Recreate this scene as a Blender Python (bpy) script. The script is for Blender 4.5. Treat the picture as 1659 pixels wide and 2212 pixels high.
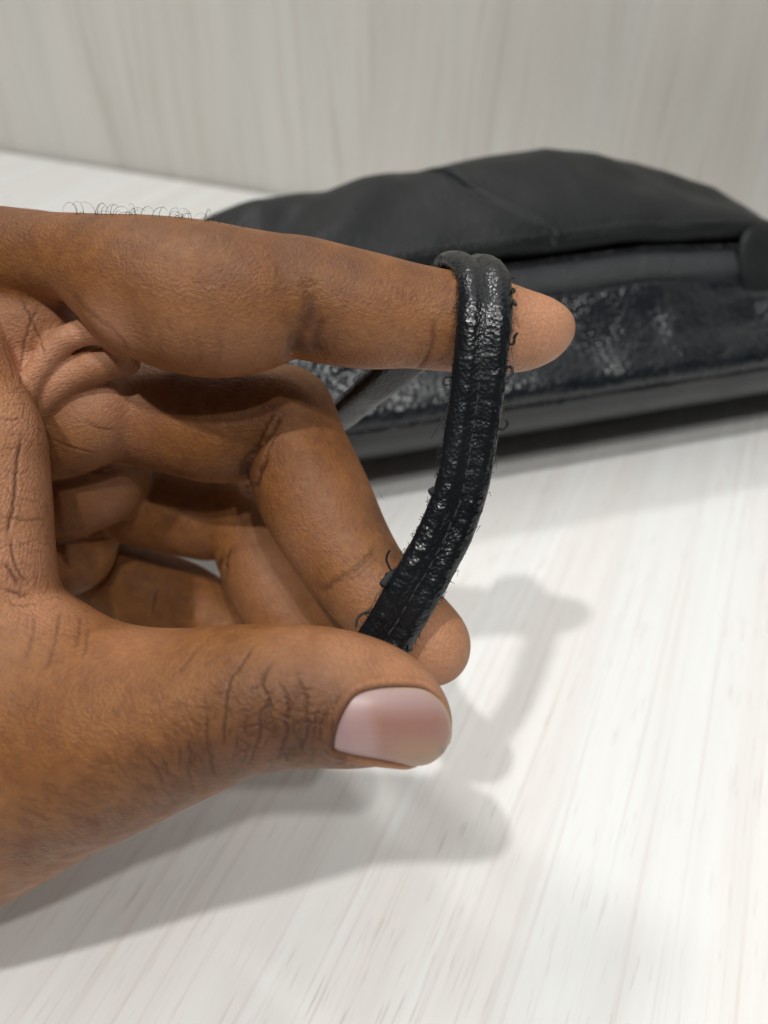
import bpy, bmesh, math, random
import numpy as np
from mathutils import Vector, Matrix
from mathutils.bvhtree import BVHTree

for o in list(bpy.data.objects):
    bpy.data.objects.remove(o)
SC = bpy.context.scene
COL = SC.collection
rng = np.random.default_rng(7)
random.seed(7)

# ------------------------------------------------------------------ camera
# traced coordinates are in a 1659 x 2212 frame (the photograph scaled)
FPX, CX, CY = 1671.0, 829.5, 1106.0
CAM_H, PITCH, YAW = 0.17, math.radians(40), math.radians(25)
fh = np.array([-math.sin(YAW), math.cos(YAW), 0.0])
RT = np.array([math.cos(YAW), math.sin(YAW), 0.0])
ZUP = np.array([0, 0, 1.0])
FW = fh * math.cos(PITCH) - ZUP * math.sin(PITCH)
UP = fh * math.sin(PITCH) + ZUP * math.cos(PITCH)
CPOS = np.array([0.0, 0.0, CAM_H])
CAMROT = np.stack([RT, UP, FW], axis=1)          # columns: right, up, depth

cd = bpy.data.cameras.new('camera')
cam = bpy.data.objects.new('camera', cd)
COL.objects.link(cam)
cam.matrix_world = Matrix(((RT[0], UP[0], -FW[0], CPOS[0]),
                           (RT[1], UP[1], -FW[1], CPOS[1]),
                           (RT[2], UP[2], -FW[2], CPOS[2]),
                           (0, 0, 0, 1)))
cd.sensor_fit = 'VERTICAL'
cd.sensor_height = 36.0
cd.lens = 36.0 * FPX / 2212.0
cd.clip_start = 0.01
cd.clip_end = 50
cd.dof.use_dof = True
cd.dof.focus_distance = 0.122
cd.dof.aperture_fstop = 14.0
SC.camera = cam

# ------------------------------------------------------------------ light
SC.view_settings.view_transform = 'Standard'
SC.view_settings.look = 'None'
SC.view_settings.exposure = 0.2
SC.view_settings.gamma = 1.0
SC.view_settings.use_curve_mapping = False
SC.render.resolution_x, SC.render.resolution_y = 768, 1024

W = bpy.data.worlds.new('World')
SC.world = W
W.use_nodes = True
bg = W.node_tree.nodes['Background']
bg.inputs[0].default_value = (0.93, 0.97, 1.0, 1)
bg.inputs[1].default_value = 0.035

def ceiling_light(slope, watts, size, height=2.1, colour=(1, 0.985, 0.96), about=(-0.03, 0.09, 0.07)):
    l = bpy.data.lights.new('ceiling_area_light', 'AREA')
    l.shape = 'DISK'
    l.size = size
    l.energy = watts
    l.color = colour
    o = bpy.data.objects.new('ceiling_area_light', l)
    COL.objects.link(o)
    p = Vector((about[0] + slope[0] * height, about[1] + slope[1] * height, about[2] + height))
    o.location = p
    d = Vector(about) - p
    o.rotation_euler = d.to_track_quat('-Z', 'Y').to_euler()
    return o

ceiling_light((-0.09, -0.40), 18.5, 0.08)
ceiling_light((0.33, -0.37), 10.5, 0.08)
ceiling_light((0.53, -0.37), 8.0, 0.08)
ceiling_light((-0.45, 0.35), 12.0, 0.30)
ceiling_light((-0.10, 0.10), 15.0, 2.6, 2.3)          # broad lamp added for soft top light, in place of the unseen ceiling

# ------------------------------------------------------------------ helpers
def c2w(p):
    return np.asarray(p) @ CAMROT.T + CPOS

def pc(x, y, d):                       # traced pixel + depth -> camera space (right, up, depth)
    return np.array([(x - CX) * d / FPX, -(y - CY) * d / FPX, d])

def pw(x, y, d):
    return c2w(pc(x, y, d))

def ray(x, y):
    return FW + RT * (x - CX) / FPX - UP * (y - CY) / FPX

def catmull(P, n):
    P = np.asarray(P, float)
    Q = np.vstack([2 * P[0] - P[1], P, 2 * P[-1] - P[-2]])
    out = []
    for i in range(len(P) - 1):
        p0, p1, p2, p3 = Q[i:i + 4]
        t = np.linspace(0, 1, n, endpoint=False)[:, None]
        out.append(0.5 * (2 * p1 + (p2 - p0) * t + (2 * p0 - 5 * p1 + 4 * p2 - p3) * t ** 2 + (3 * p1 - p0 - 3 * p2 + p3) * t ** 3))
    out.append(P[-1:])
    return np.vstack(out)

def fill_mesh(m, V, F):
    if isinstance(F, list):
        m.from_pydata(V.tolist(), [], F)
    else:
        m.vertices.add(len(V)); m.vertices.foreach_set('co', V.astype(np.float32).ravel())
        m.loops.add(F.size); m.loops.foreach_set('vertex_index', F.astype(np.int32).ravel())
        m.polygons.add(len(F)); m.polygons.foreach_set('loop_start', np.arange(0, F.size, F.shape[1], dtype=np.int32))
    m.update(calc_edges=True)
    m.validate()

def mesh_obj(name, V, F, mat, parent=None, smooth=True, origin=None):
    V = np.asarray(V, float)
    o_ = np.zeros(3) if origin is None else np.asarray(origin, float)
    m = bpy.data.meshes.new(name)
    fill_mesh(m, V - o_, F)
    if smooth:
        m.polygons.foreach_set('use_smooth', np.ones(len(m.polygons), bool))
    if mat:
        m.materials.append(mat)
    o = bpy.data.objects.new(name, m)
    COL.objects.link(o)
    if parent is not None:
        o.parent = parent
        o.location = Vector(o_) - parent.location if origin is not None else -Vector(parent_world(parent))
    else:
        o.location = Vector(o_)
    return o

def parent_world(p):
    l = Vector(p.location)
    while p.parent:
        p = p.parent
        l += p.location
    return l

def child(name, V, F, mat, parent, smooth=True):
    """mesh given in world coordinates, parented with no rotation anywhere in the chain"""
    pwl = np.array(parent_world(parent))
    V = np.asarray(V, float)
    c = V.mean(axis=0)
    m = bpy.data.meshes.new(name)
    fill_mesh(m, V - c, F)
    if smooth:
        m.polygons.foreach_set('use_smooth', np.ones(len(m.polygons), bool))
    if mat:
        m.materials.append(mat)
    o = bpy.data.objects.new(name, m)
    COL.objects.link(o)
    o.parent = parent
    o.location = Vector(c - pwl)
    return o

def tag(o, label=None, cat=None, kind=None, group=None):
    if label: o['label'] = label
    if cat: o['category'] = cat
    if kind: o['kind'] = kind
    if group: o['group'] = group

def tube(path, radii, sides=6):
    path = np.asarray(path, float)
    n = len(path)
    radii = np.broadcast_to(np.asarray(radii, float), (n,))
    T = np.gradient(path, axis=0)
    T /= np.linalg.norm(T, axis=1)[:, None] + 1e-12
    ref = np.array([0.3, 0.2, 0.93])
    V = []
    N = None
    for i in range(n):
        if N is None:
            N = np.cross(T[i], ref)
        N = N - T[i] * (N @ T[i])
        N /= np.linalg.norm(N) + 1e-12
        B = np.cross(T[i], N)
        a = np.arange(sides) * 2 * math.pi / sides
        V.append(path[i] + radii[i] * (np.cos(a)[:, None] * N + np.sin(a)[:, None] * B))
    V = np.vstack(V)
    F = []
    for i in range(n - 1):
        for k in range(sides):
            k2 = (k + 1) % sides
            F.append([i * sides + k, i * sides + k2, (i + 1) * sides + k2, (i + 1) * sides + k])
    F.append(list(range(sides))[::-1])
    F.append([(n - 1) * sides + k for k in range(sides)])
    return V, F

def join_tubes(lst):
    V, F, b = [], [], 0
    for v, f in lst:
        V.append(v)
        F += [[i + b for i in q] for q in f]
        b += len(v)
    return np.vstack(V), F

def grid_faces(nu, nv, closed_v=False):
    F = []
    for i in range(nu - 1):
        for j in range(nv if closed_v else nv - 1):
            j2 = (j + 1) % nv
            F.append([i * nv + j, i * nv + j2, (i + 1) * nv + j2, (i + 1) * nv + j])
    return F

# ------------------------------------------------------------------ materials
class NT:
    def __init__(self, name):
        self.m = bpy.data.materials.new(name)
        self.m.use_nodes = True
        self.t = self.m.node_tree
        self.b = self.t.nodes['Principled BSDF']
    def n(self, typ, **kw):
        x = self.t.nodes.new(typ)
        for k, v in kw.items():
            if k == 'inp':
                for kk, vv in v.items():
                    x.inputs[kk].default_value = vv
            else:
                setattr(x, k, v)
        return x
    def l(self, a, b):
        self.t.links.new(a, b)
    def coord(self, scale=(1, 1, 1), rot=(0, 0, 0), kind='Object'):
        tc = self.n('ShaderNodeTexCoord')
        mp = self.n('ShaderNodeMapping')
        mp.inputs['Scale'].default_value = scale
        mp.inputs['Rotation'].default_value = rot
        self.l(tc.outputs[kind], mp.inputs[0])
        return mp.outputs[0]
    def noise(self, vec, scale, detail=4, rough=0.5, dist=0.0):
        x = self.n('ShaderNodeTexNoise')
        x.inputs['Scale'].default_value = scale
        x.inputs['Detail'].default_value = detail
        x.inputs['Roughness'].default_value = rough
        x.inputs['Distortion'].default_value = dist
        if vec is not None:
            self.l(vec, x.inputs['Vector'])
        return x.outputs['Fac']
    def ramp(self, fac, stops):
        x = self.n('ShaderNodeValToRGB')
        e = x.color_ramp.elements
        while len(e) < len(stops):
            e.new(0.5)
        for el, (p, c) in zip(e, stops):
            el.position = p
            el.color = c if len(c) == 4 else (*c, 1)
        self.l(fac, x.inputs[0])
        return x.outputs[0]
    def mix(self, fac, a, b, blend='MIX'):
        x = self.n('ShaderNodeMix', data_type='RGBA', blend_type=blend)
        for s, v in ((x.inputs[0], fac), (x.inputs[6], a), (x.inputs[7], b)):
            if isinstance(v, (int, float)):
                s.default_value = v
            elif isinstance(v, tuple):
                s.default_value = v if len(v) == 4 else (*v, 1)
            else:
                self.l(v, s)
        return x.outputs[2]
    def math(self, op, a, b=None):
        x = self.n('ShaderNodeMath', operation=op)
        for s, v in zip(x.inputs, (a, b)):
            if v is None:
                continue
            if isinstance(v, (int, float)):
                s.default_value = v
            else:
                self.l(v, s)
        return x.outputs[0]
    def bump(self, height, strength, dist, prev=None):
        x = self.n('ShaderNodeBump')
        x.inputs['Strength'].default_value = strength
        x.inputs['Distance'].default_value = dist
        self.l(height, x.inputs['Height'])
        if prev is not None:
            self.l(prev, x.inputs['Normal'])
        return x.outputs[0]
    def set(self, **kw):
        for k, v in kw.items():
            s = self.b.inputs[k.replace('_', ' ')]
            if isinstance(v, (int, float)):
                s.default_value = v
            elif isinstance(v, tuple):
                s.default_value = v if len(v) == 4 or len(v) == 3 and s.type == 'VECTOR' else (*v, 1)
            else:
                self.l(v, s)

def laminate(name, base, streak, pore, wav, k=1.0):
    """white-washed wood-grain laminate, grain along object Y"""
    t = NT(name)
    v = t.coord((1, 1, 1))
    warp = t.noise(t.coord((14, 3.0, 14)), 1.0, 2)
    wx = t.math('MULTIPLY', t.math('SUBTRACT', warp, 0.5), wav)
    sep = t.n('ShaderNodeSeparateXYZ'); t.l(v, sep.inputs[0])
    comb = t.n('ShaderNodeCombineXYZ')
    t.l(t.math('ADD', sep.outputs[0], wx), comb.inputs[0])
    t.l(sep.outputs[1], comb.inputs[1])
    t.l(sep.outputs[2], comb.inputs[2])
    def sc(s):
        mp = t.n('ShaderNodeMapping'); mp.inputs['Scale'].default_value = s
        t.l(comb.outputs[0], mp.inputs[0]); return mp.outputs[0]
    broad = t.ramp(t.noise(sc((95 * k, 3.0, 1)), 1.0, 4, 0.62), [(0.40, (0, 0, 0)), (0.66, (1, 1, 1))])
    line = t.ramp(t.noise(sc((480 * k, 4.5, 1)), 1.0, 3, 0.6), [(0.55, (0, 0, 0)), (0.66, (1, 1, 1))])
    fine = t.noise(sc((1500, 34, 1)), 1.0, 2)
    dash = t.ramp(t.noise(sc((1500, 75, 1)), 1.0, 2, 0.55), [(0.60, (0, 0, 0)), (0.72, (1, 1, 1))])
    dens = t.ramp(t.noise(sc((60, 9, 1)), 1.0, 3), [(0.38, (0.08, 0.08, 0.08)), (0.62, (1, 1, 1))])
    c = t.mix(t.math('MULTIPLY', broad, 0.46), base, streak)
    c = t.mix(t.math('MULTIPLY', line, 0.75), c, streak)
    c = t.mix(t.math('MULTIPLY', t.math('MULTIPLY', dash, dens), 0.50), c, pore)
    c = t.mix(t.math('MULTIPLY', fine, 0.10), c, streak)
    tint = t.ramp(t.noise(sc((40, 2, 1)), 1.0, 2), [(0.35, (0.985, 1.0, 1.0)), (0.65, (1.0, 0.99, 0.975))])
    c = t.mix(1.0, c, tint, 'MULTIPLY')
    t.set(Base_Color=c, Roughness=0.42, Specular_IOR_Level=0.45)
    t.set(Normal=t.bump(t.math('ADD', fine, t.math('MULTIPLY', dash, -1.5)), 0.25, 0.00006))
    return t.m

M_TABLE = laminate('white_washed_laminate', (0.82, 0.83, 0.82), (0.70, 0.66, 0.635), (0.40, 0.33, 0.305), 0.010)
M_WALL = laminate('grey_washed_laminate', (0.74, 0.725, 0.685), (0.60, 0.555, 0.505), (0.52, 0.47, 0.42), 0.035, 0.45)

def skin_material():
    t = NT('brown_skin')
    at = t.n('ShaderNodeAttribute', attribute_name='skinmap')
    sep = t.n('ShaderNodeSeparateColor'); t.l(at.outputs['Color'], sep.inputs[0])
    palmar, crease, dark = sep.outputs[0], sep.outputs[1], sep.outputs[2]
    v = t.coord()
    blot = t.noise(v, 75, 5, 0.65)
    mott = t.noise(v, 420, 3, 0.6)
    fine = t.noise(v, 1500, 3, 0.65)
    base = t.mix(t.ramp(blot, [(0.32, (0, 0, 0)), (0.68, (1, 1, 1))]), (0.215, 0.080, 0.020), (0.320, 0.134, 0.038))
    base = t.mix(t.math('MULTIPLY', t.ramp(mott, [(0.42, (0, 0, 0)), (0.70, (1, 1, 1))]), 0.5), base, (0.135, 0.042, 0.017))
    base = t.mix(palmar, base, (0.60, 0.30, 0.175))
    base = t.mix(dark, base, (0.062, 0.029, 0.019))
    base = t.mix(t.math('MULTIPLY', t.math('SUBTRACT', fine, 0.36), 0.8), base, (0.17, 0.07, 0.03))
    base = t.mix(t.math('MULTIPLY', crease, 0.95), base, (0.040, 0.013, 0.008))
    # fine skin texture: cell furrows + friction ridges
    vor = t.n('ShaderNodeTexVoronoi', feature='DISTANCE_TO_EDGE')
    wv = t.n('ShaderNodeVectorMath', operation='ADD')
    nz = t.n('ShaderNodeTexNoise'); nz.inputs['Scale'].default_value = 300
    t.l(v, nz.inputs['Vector'])
    sc = t.n('ShaderNodeVectorMath', operation='SCALE'); sc.inputs['Scale'].default_value = 0.0016
    t.l(nz.outputs['Color'], sc.inputs[0]); t.l(v, wv.inputs[0]); t.l(sc.outputs[0], wv.inputs[1])
    vor.inputs['Scale'].default_value = 1300
    t.l(wv.outputs[0], vor.inputs['Vector'])
    cells = t.ramp(vor.outputs['Distance'], [(0.0, (0, 0, 0)), (0.35, (1, 1, 1))])
    wave = t.n('ShaderNodeTexWave', wave_type='RINGS', rings_direction='SPHERICAL')
    wave.inputs['Scale'].default_value = 560
    wave.inputs['Distortion'].default_value = 11.0
    wave.inputs['Detail'].default_value = 1.0
    wave.inputs['Detail Scale'].default_value = 0.35
    t.l(v, wave.inputs['Vector'])
    b1 = t.bump(cells, 0.22, 0.00014)
    b2 = t.bump(t.math('MULTIPLY', wave.outputs['Fac'], palmar), 0.32, 0.00010, b1)
    b3 = t.bump(fine, 0.75, 0.00034, b2)
    rough = t.ramp(t.noise(v, 400, 2), [(0.3, (0.42,) * 3), (0.7, (0.58,) * 3)])
    t.set(Base_Color=base, Roughness=rough, Normal=b3, Specular_IOR_Level=0.36,
          Subsurface_Weight=0.15, Subsurface_Scale=0.0014)
    t.b.inputs['Subsurface Radius'].default_value = (1.0, 0.38, 0.20)
    return t.m

M_SKIN = skin_material()

def attr_material(name, attr, rough, coat, sss=0.0):
    t = NT(name)
    at = t.n('ShaderNodeAttribute', attribute_name=attr)
    v = t.coord()
    c = t.mix(t.math('MULTIPLY', t.noise(v, 500, 3), 0.25), at.outputs['Color'], (0.42, 0.25, 0.18))
    t.set(Base_Color=c, Roughness=rough, Coat_Weight=coat, Coat_Roughness=0.3, Subsurface_Weight=sss, Subsurface_Scale=0.0012)
    t.set(Normal=t.bump(t.noise(t.coord((1, 1, 1)), 700, 2), 0.08, 0.0002))
    return t.m

M_NAIL = attr_material('nail_keratin', 'nailmap', 0.42, 0.15, 0.15)

def leather(name, base, rough, peb_scale, peb_str, wrinkle=0.3, spec=0.5, coat=0.0):
    t = NT(name)
    v = t.coord()
    vor = t.n('ShaderNodeTexVoronoi', feature='F1')
    vor.inputs['Scale'].default_value = peb_scale
    t.l(v, vor.inputs['Vector'])
    n1 = t.noise(v, 60, 4, 0.6)
    n2 = t.noise(v, peb_scale * 2.2, 2)
    c = t.mix(n1, base, tuple(x * 1.7 + 0.002 for x in base))
    r = t.ramp(n1, [(0.3, (max(rough - 0.08, 0.05),) * 3), (0.7, (rough + 0.10,) * 3)])
    b = t.bump(n1, wrinkle, 0.002)
    b = t.bump(vor.outputs['Distance'], peb_str, 0.0012, b)
    b = t.bump(n2, peb_str * 0.6, 0.0004, b)
    t.set(Base_Color=c, Roughness=r, Normal=b, Specular_IOR_Level=spec, Coat_Weight=coat, Coat_Roughness=0.2)
    return t.m

M_FRONT = leather('black_pebbled_leather', (0.005, 0.0068, 0.0092), 0.24, 560, 0.30, wrinkle=0.10)
M_UPPER = leather('black_worn_leather', (0.0075, 0.0090, 0.0095), 0.50, 620, 0.16, wrinkle=0.2, spec=0.24)
M_GUSSET = leather('black_smooth_leather', (0.012, 0.0135, 0.016), 0.34, 900, 0.10, wrinkle=0.06)
M_PIPING = leather('black_piping_leather', (0.010, 0.011, 0.013), 0.36, 900, 0.3)
M_ZIP = leather('black_zip_tape', (0.016, 0.018, 0.021), 0.42, 1400, 0.5)
M_STRAP = leather('cracked_black_strap_leather', (0.0040, 0.0050, 0.0065), 0.26, 1600, 0.12, wrinkle=0.12, spec=0.45)
M_FIBRE = leather('black_thread_fibre', (0.010, 0.011, 0.013), 0.75, 3000, 0.2)
M_DUST = leather('dusty_seam_thread', (0.022, 0.021, 0.020), 0.85, 3000, 0.2)
M_CORD = leather('frayed_strap_edge', (0.035, 0.034, 0.033), 0.85, 2500, 0.4)

def hair_material():
    t = NT('dark_body_hair')
    t.set(Base_Color=(0.022, 0.016, 0.013), Roughness=0.45)
    return t.m
M_HAIR = hair_material()

# ------------------------------------------------------------------ setting: table top and wall
WALL_Y = 0.4535
def slab(name, x0, x1, y0, y1, z0, z1, mat, rot=None, loc=(0, 0, 0)):
    bm = bmesh.new()
    bmesh.ops.create_cube(bm, size=1.0)
    for v in bm.verts:
        v.co = Vector(((x0 + x1) / 2 + v.co.x * (x1 - x0), (y0 + y1) / 2 + v.co.y * (y1 - y0), (z0 + z1) / 2 + v.co.z * (z1 - z0)))
    bmesh.ops.bevel(bm, geom=list(bm.edges), offset=0.0012, segments=2, affect='EDGES')
    m = bpy.data.meshes.new(name)
    bm.to_mesh(m); bm.free()
    m.materials.append(mat)
    o = bpy.data.objects.new(name, m)
    COL.objects.link(o)
    o.location = loc
    if rot: o.rotation_euler = rot
    return o

table = slab('table_top', -1.3, 0.9, -0.45, WALL_Y - 0.003, -0.028, 0.0, M_TABLE)
tag(table, kind='structure')
# wall panel: local Y runs up so that the grain stands vertical
wall = slab('wall', -1.3, 0.9, 0.0, 0.75, -0.022, 0.0, M_WALL, rot=(math.radians(90), 0, 0), loc=(0, WALL_Y, -0.1))
tag(wall, kind='structure')

# ------------------------------------------------------------------ black leather pouch lying on the table
def on_table(x, y):
    v = ray(x, y); return CPOS + v * (-CPOS[2] / v[2])
b0, b2 = on_table(780, 990), on_table(1659, 845)
BAX = (b2 - b0) / np.linalg.norm(b2 - b0)
BN = np.array([-BAX[1], BAX[0], 0.0])
from mathutils import noise as mnoise
UL, UR = -0.080, 0.235
bag = bpy.data.objects.new('leather_pouch', None)
COL.objects.link(bag)
bag.location = Vector(b0 + BAX * 0.1 + BN * 0.08)
bag.empty_display_size = 0.02
tag(bag, 'black pebbled leather zip pouch lying on the table with worn wrist strap', 'pouch')

def endcap(u):                       # narrowing towards both ends
    a = np.clip((u - UL) / 0.045, 0, 1); b = np.clip((UR - u) / 0.07, 0, 1)
    return math.sqrt(max(0, 1 - (1 - a) ** 2.4)) * math.sqrt(max(0, 1 - (1 - b) ** 2.2))
def top_h(u):
    return np.interp(u, [-.078, -.0408, -.0247, .0032, .026, .045, .0787, .098, .1164, .1465, .1682, .195, .23], [.070, .0811, .0848, .0882, .0883, .0912, .0937, .0912, .0860, .0753, .0656, .052, .036])
TOPS = [0]
def bp(u, s, z):
    e = endcap(u)
    mid = 0.02
    return b0 + BAX * u + BN * (mid + (s - mid) * (0.45 + 0.55 * e)) + ZUP * z
def zscale(u): return 0.25 + 0.75 * endcap(u)
ZL = lambda u: np.interp(u, [-.07, .0, .0308, .0962, .1385, .24], [.058, .0615, .0623, .0631, .0598, .036])

NU = 440
us = np.linspace(UL + .0005, UR - .0005, NU)
def panel(name, prof_fn, ns, mat, amp, freq, thick=None, extra=None):
    V = []
    for u in us:
        for q in prof_fn(u, ns):
            s, z = q
            p = bp(u, s, z * zscale(u))
            n_ = mnoise.noise(Vector(p) * freq) + 0.5 * mnoise.noise(Vector(p) * freq * 2.3 + Vector((5, 1, 2)))
            d = amp * n_
            if extra is not None: d += extra(u, s, z)
            p = p + (ZUP * .75 - BN * .5) * d
            if p[2] < 0.0006: p[2] = 0.0006
            V.append(p)
    F = grid_faces(NU, ns)
    return child(name, np.array(V), F, mat, bag)
def poly(ctrl, n):
    c = catmull(ctrl, 12)
    L = np.r_[0, np.cumsum(np.linalg.norm(np.diff(c, axis=0), axis=1))]
    t = np.linspace(0, L[-1], n)
    return np.stack([np.interp(t, L, c[:, 0]), np.interp(t, L, c[:, 1])], 1)
GT = 0.0345
panel('base_gusset', lambda u, n: poly([(.030, .0006), (.012, .0015), (-.008, .0075), (-.024, .0175), (-.032, .0270), (-.0338, GT)], n), 30, M_GUSSET, .0006, 40)
panel('front_panel', lambda u, n: poly([(-.0330, GT), (-.0358, GT + .0035), (-.0345, .0420), (-.0305, .0456), (-.0253, .0497), (-.0203, .0549), (-.0163, ZL(u) - .0026), (-.0140, ZL(u)), (-.0128, ZL(u) - .002)], n), 70, M_FRONT, .0015, 38)
panel('zip_tape', lambda u, n: poly([(-.0134, ZL(u) - .0015), (-.0132, ZL(u) + .0022), (-.0112, ZL(u) + .0052), (-.0078, ZL(u) + .0072), (-.0035, ZL(u) + .0070), (.001, ZL(u) + .007)], n), 26, M_ZIP, .0004, 50)
# worn upper side with a sewn panel line
def upper_prof(u, n):
    h = top_h(u); zl = ZL(u)
    return poly([(.0015, zl + .0075), (-.0040, zl + .0100), (-.0062, zl + .0122), (-.0045, zl + .0162), (.004, zl + .0162 + .45 * (h - zl - .0162)), (.017, h - .0028), (.030, h), (.044, h - .003), (.060, h * .84), (.076, h * .55), (.084, .018), (.080, .0006)], n)
def seam(u, s, z):
    # the panel line slants over the upper side; soft folds towards the left end
    us_ = np.interp(s, [-.005, .002, .010, .020, .030, .06], [.064, .0545, .0475, .0415, .038, .028])
    g = -0.0024 * math.exp(-((u - us_) / .0009) ** 2) + 0.0005 * math.exp(-((u - us_ - .0022) / .0012) ** 2)
    f = 0.0030 * math.exp(-((u - .012 - (s - .03) * .7) / .011) ** 2) - .0028 * math.exp(-((u + .009 - (s - .03) * .8) / .009) ** 2) + .0016 * math.exp(-((u + .03) / .010) ** 2)
    st = -0.0006 * math.exp(-((s + .0035) / .0006) ** 2) * (1 if z < .085 else 0)
    k = 1 if s > -.006 and z > ZL(u) + .0125 else 0
    return (g + f * min(1, max(0, (s + .005) / .012)) + st) * k
panel('upper_panel', upper_prof, 110, M_UPPER, .0022, 30, extra=seam)
# piping along the lower front edge
pp = [bp(u, -.0335, (GT + .0002) * zscale(u)) + ZUP * .0006 * mnoise.noise(Vector((u * 60, 1, 2))) for u in us]
v, f = tube(pp, .0016, 10)
child('piping', v, f, M_PIPING, bag)
# closed zip chain: one joined run of teeth lying in the tape
tl = []
for k in range(120):
    u = UL + .05 + k * .0021
    if u > .148: break
    z = (ZL(u) + .0078) * zscale(u)
    a = bp(u, -.0062, z); b = bp(u, -.0032, z)
    tl.append(tube(np.array([a, (a + b) / 2 + ZUP * .0004, b]), [.0005, .0006, .0005], 6))
v, f = join_tubes(tl)
o = child('zip_teeth', v, f, M_PIPING, bag); tag(o, kind='stuff')
# stitch row along the upper panel edge
tl = []
for k in range(90):
    u = -.03 + k * .0026
    zl = ZL(u)
    p = bp(u, -.0048, (zl + .0162) * zscale(u)); q = bp(u + .0016, -.0048, (zl + .0162) * zscale(u))
    w_ = -BN * .0004 + ZUP * .0004
    tl.append(tube(np.array([p + w_, (p + q) / 2 + w_ * 1.5, q + w_]), [.0003, .0004, .0003], 5))
v, f = join_tubes(tl)
o = child('stitching', v, f, M_PIPING, bag); tag(o, kind='stuff')
# rounded leather tab sewn over the end of the zip
def tab():
    cu, out = .1450, []
    n = 28
    ringsn = 7
    V = []
    for r in range(ringsn + 1):
        for i in range(n):
            a = 2 * math.pi * i / n
            du = .0135 * math.copysign(abs(math.cos(a)) ** .8, math.cos(a)) * r / ringsn
            dv = .0150 * math.copysign(abs(math.sin(a)) ** .8, math.sin(a)) * r / ringsn
            u = cu + du
            s = -.0120 + dv * .45
            z = (ZL(u) + .0055 + dv * .72 + .0022 * (1 - (r / ringsn) ** 4)) * zscale(u)
            V.append(bp(u, s, z))
    top = np.array(V)
    m = len(top)
    bot = top[-n:] - ZUP * .0026 + BN * .001
    F = grid_faces(ringsn + 1, n, closed_v=True)
    F += [[ringsn * n + j, ringsn * n + (j + 1) % n, m + (j + 1) % n, m + j] for j in range(n)]
    F.append([m + j for j in range(n)])
    return np.vstack([top, bot]), F
v, f = tab()
child('zip_end_tab', v, f, M_UPPER, bag)

# ------------------------------------------------------------------ hand: one continuous skin grown from a distance field
VOX = 0.00048
GX0, GX1 = -0.180, 0.045
GY0, GY1 = -0.078, 0.062
GZ0, GZ1 = 0.086, 0.203
gx = np.arange(GX0, GX1, VOX, dtype=np.float32)
gy = np.arange(GY0, GY1, VOX, dtype=np.float32)
gz = np.arange(GZ0, GZ1, VOX, dtype=np.float32)
SHP = (len(gx), len(gy), len(gz))
FAR = 0.012

def new_field():
    return np.full(SHP, FAR, np.float32)

def add_capsule(D, a, b, ra, rb, k=0.0, zs=1.0):
    """round cone from a to b (camera space); zs > 1 flattens along depth"""
    m = max(ra, rb) + FAR
    lo = np.minimum(a, b) - m
    hi = np.maximum(a, b) + m
    i0, i1 = np.searchsorted(gx, lo[0]), np.searchsorted(gx, hi[0])
    j0, j1 = np.searchsorted(gy, lo[1]), np.searchsorted(gy, hi[1])
    k0, k1 = np.searchsorted(gz, lo[2]), np.searchsorted(gz, hi[2])
    if i1 <= i0 or j1 <= j0 or k1 <= k0:
        return
    X = gx[i0:i1][:, None, None] - np.float32(a[0])
    Y = gy[j0:j1][None, :, None] - np.float32(a[1])
    Z = (gz[k0:k1][None, None, :] - np.float32(a[2])) * np.float32(zs)
    ba = (np.asarray(b) - np.asarray(a)).astype(np.float32)
    ba[2] *= zs
    L2 = float(ba @ ba) + 1e-12
    t = np.clip((X * ba[0] + Y * ba[1] + Z * ba[2]) / np.float32(L2), 0, 1)
    d = np.sqrt((X - t * ba[0]) ** 2 + (Y - t * ba[1]) ** 2 + (Z - t * ba[2]) ** 2)
    d -= np.float32(ra) + t * np.float32(rb - ra)
    S = D[i0:i1, j0:j1, k0:k1]
    if k <= 0:
        np.minimum(S, d, out=S)
    else:
        S[...] = smin(S, d, k)

def smin(a, b, k):
    h = np.maximum(k - np.abs(a - b), 0) / np.float32(k)
    return np.minimum(a, b) - h * h * np.float32(k * 0.25)

def chain(stations, n=6, zs=1.0, D=None, k=0.0):
    """stations: (x, y, r, depth) traced in pixels -> swept spheres"""
    D = new_field() if D is None else D
    S = []
    for x, y, r, d in stations:
        S.append([*pc(x, y, d), r * d / FPX])
    S = catmull(S, n)
    for p, q in zip(S[:-1], S[1:]):
        add_capsule(D, p[:3], q[:3], p[3], q[3], k, zs)
    return D

index = chain([(-120, 560, 115, .133), (0, 548, 98, .130), (100, 552, 90, .1275), (180, 563, 97, .1258), (250, 592, 122, .1246), (330, 626, 152, .1238), (430, 648, 164, .1235), (515, 654, 155, .1240),
               (590, 645, 135, .1245), (650, 645, 129, .125), (720, 660, 127, .1255), (800, 674, 122, .126), (880, 683, 111, .127),
               (960, 694, 106, .1275), (1040, 704, 102, .128), (1110, 714, 90, .1285), (1155, 714, 76, .129), (1184, 710, 58, .1295)])
thumb = chain([(-250, 1690, 340, .140), (-100, 1645, 318, .134), (0, 1618, 292, .129), (100, 1595, 262, .1245), (200, 1578, 236, .1205), (300, 1562, 206, .117), (410, 1538, 180, .1140),
               (500, 1514, 163, .112), (590, 1504, 155, .1105), (680, 1503, 150, .1098), (760, 1512, 142, .1095), (825, 1524, 124, .1095),
               (868, 1546, 104, .1096), (888, 1560, 89, .1097)])
middle_f = chain([(180, 860, 120, .150), (300, 880, 124, .148), (400, 900, 130, .1465), (480, 914, 130, .146), (560, 905, 122, .146), (612, 902, 114, .1455)])
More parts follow.
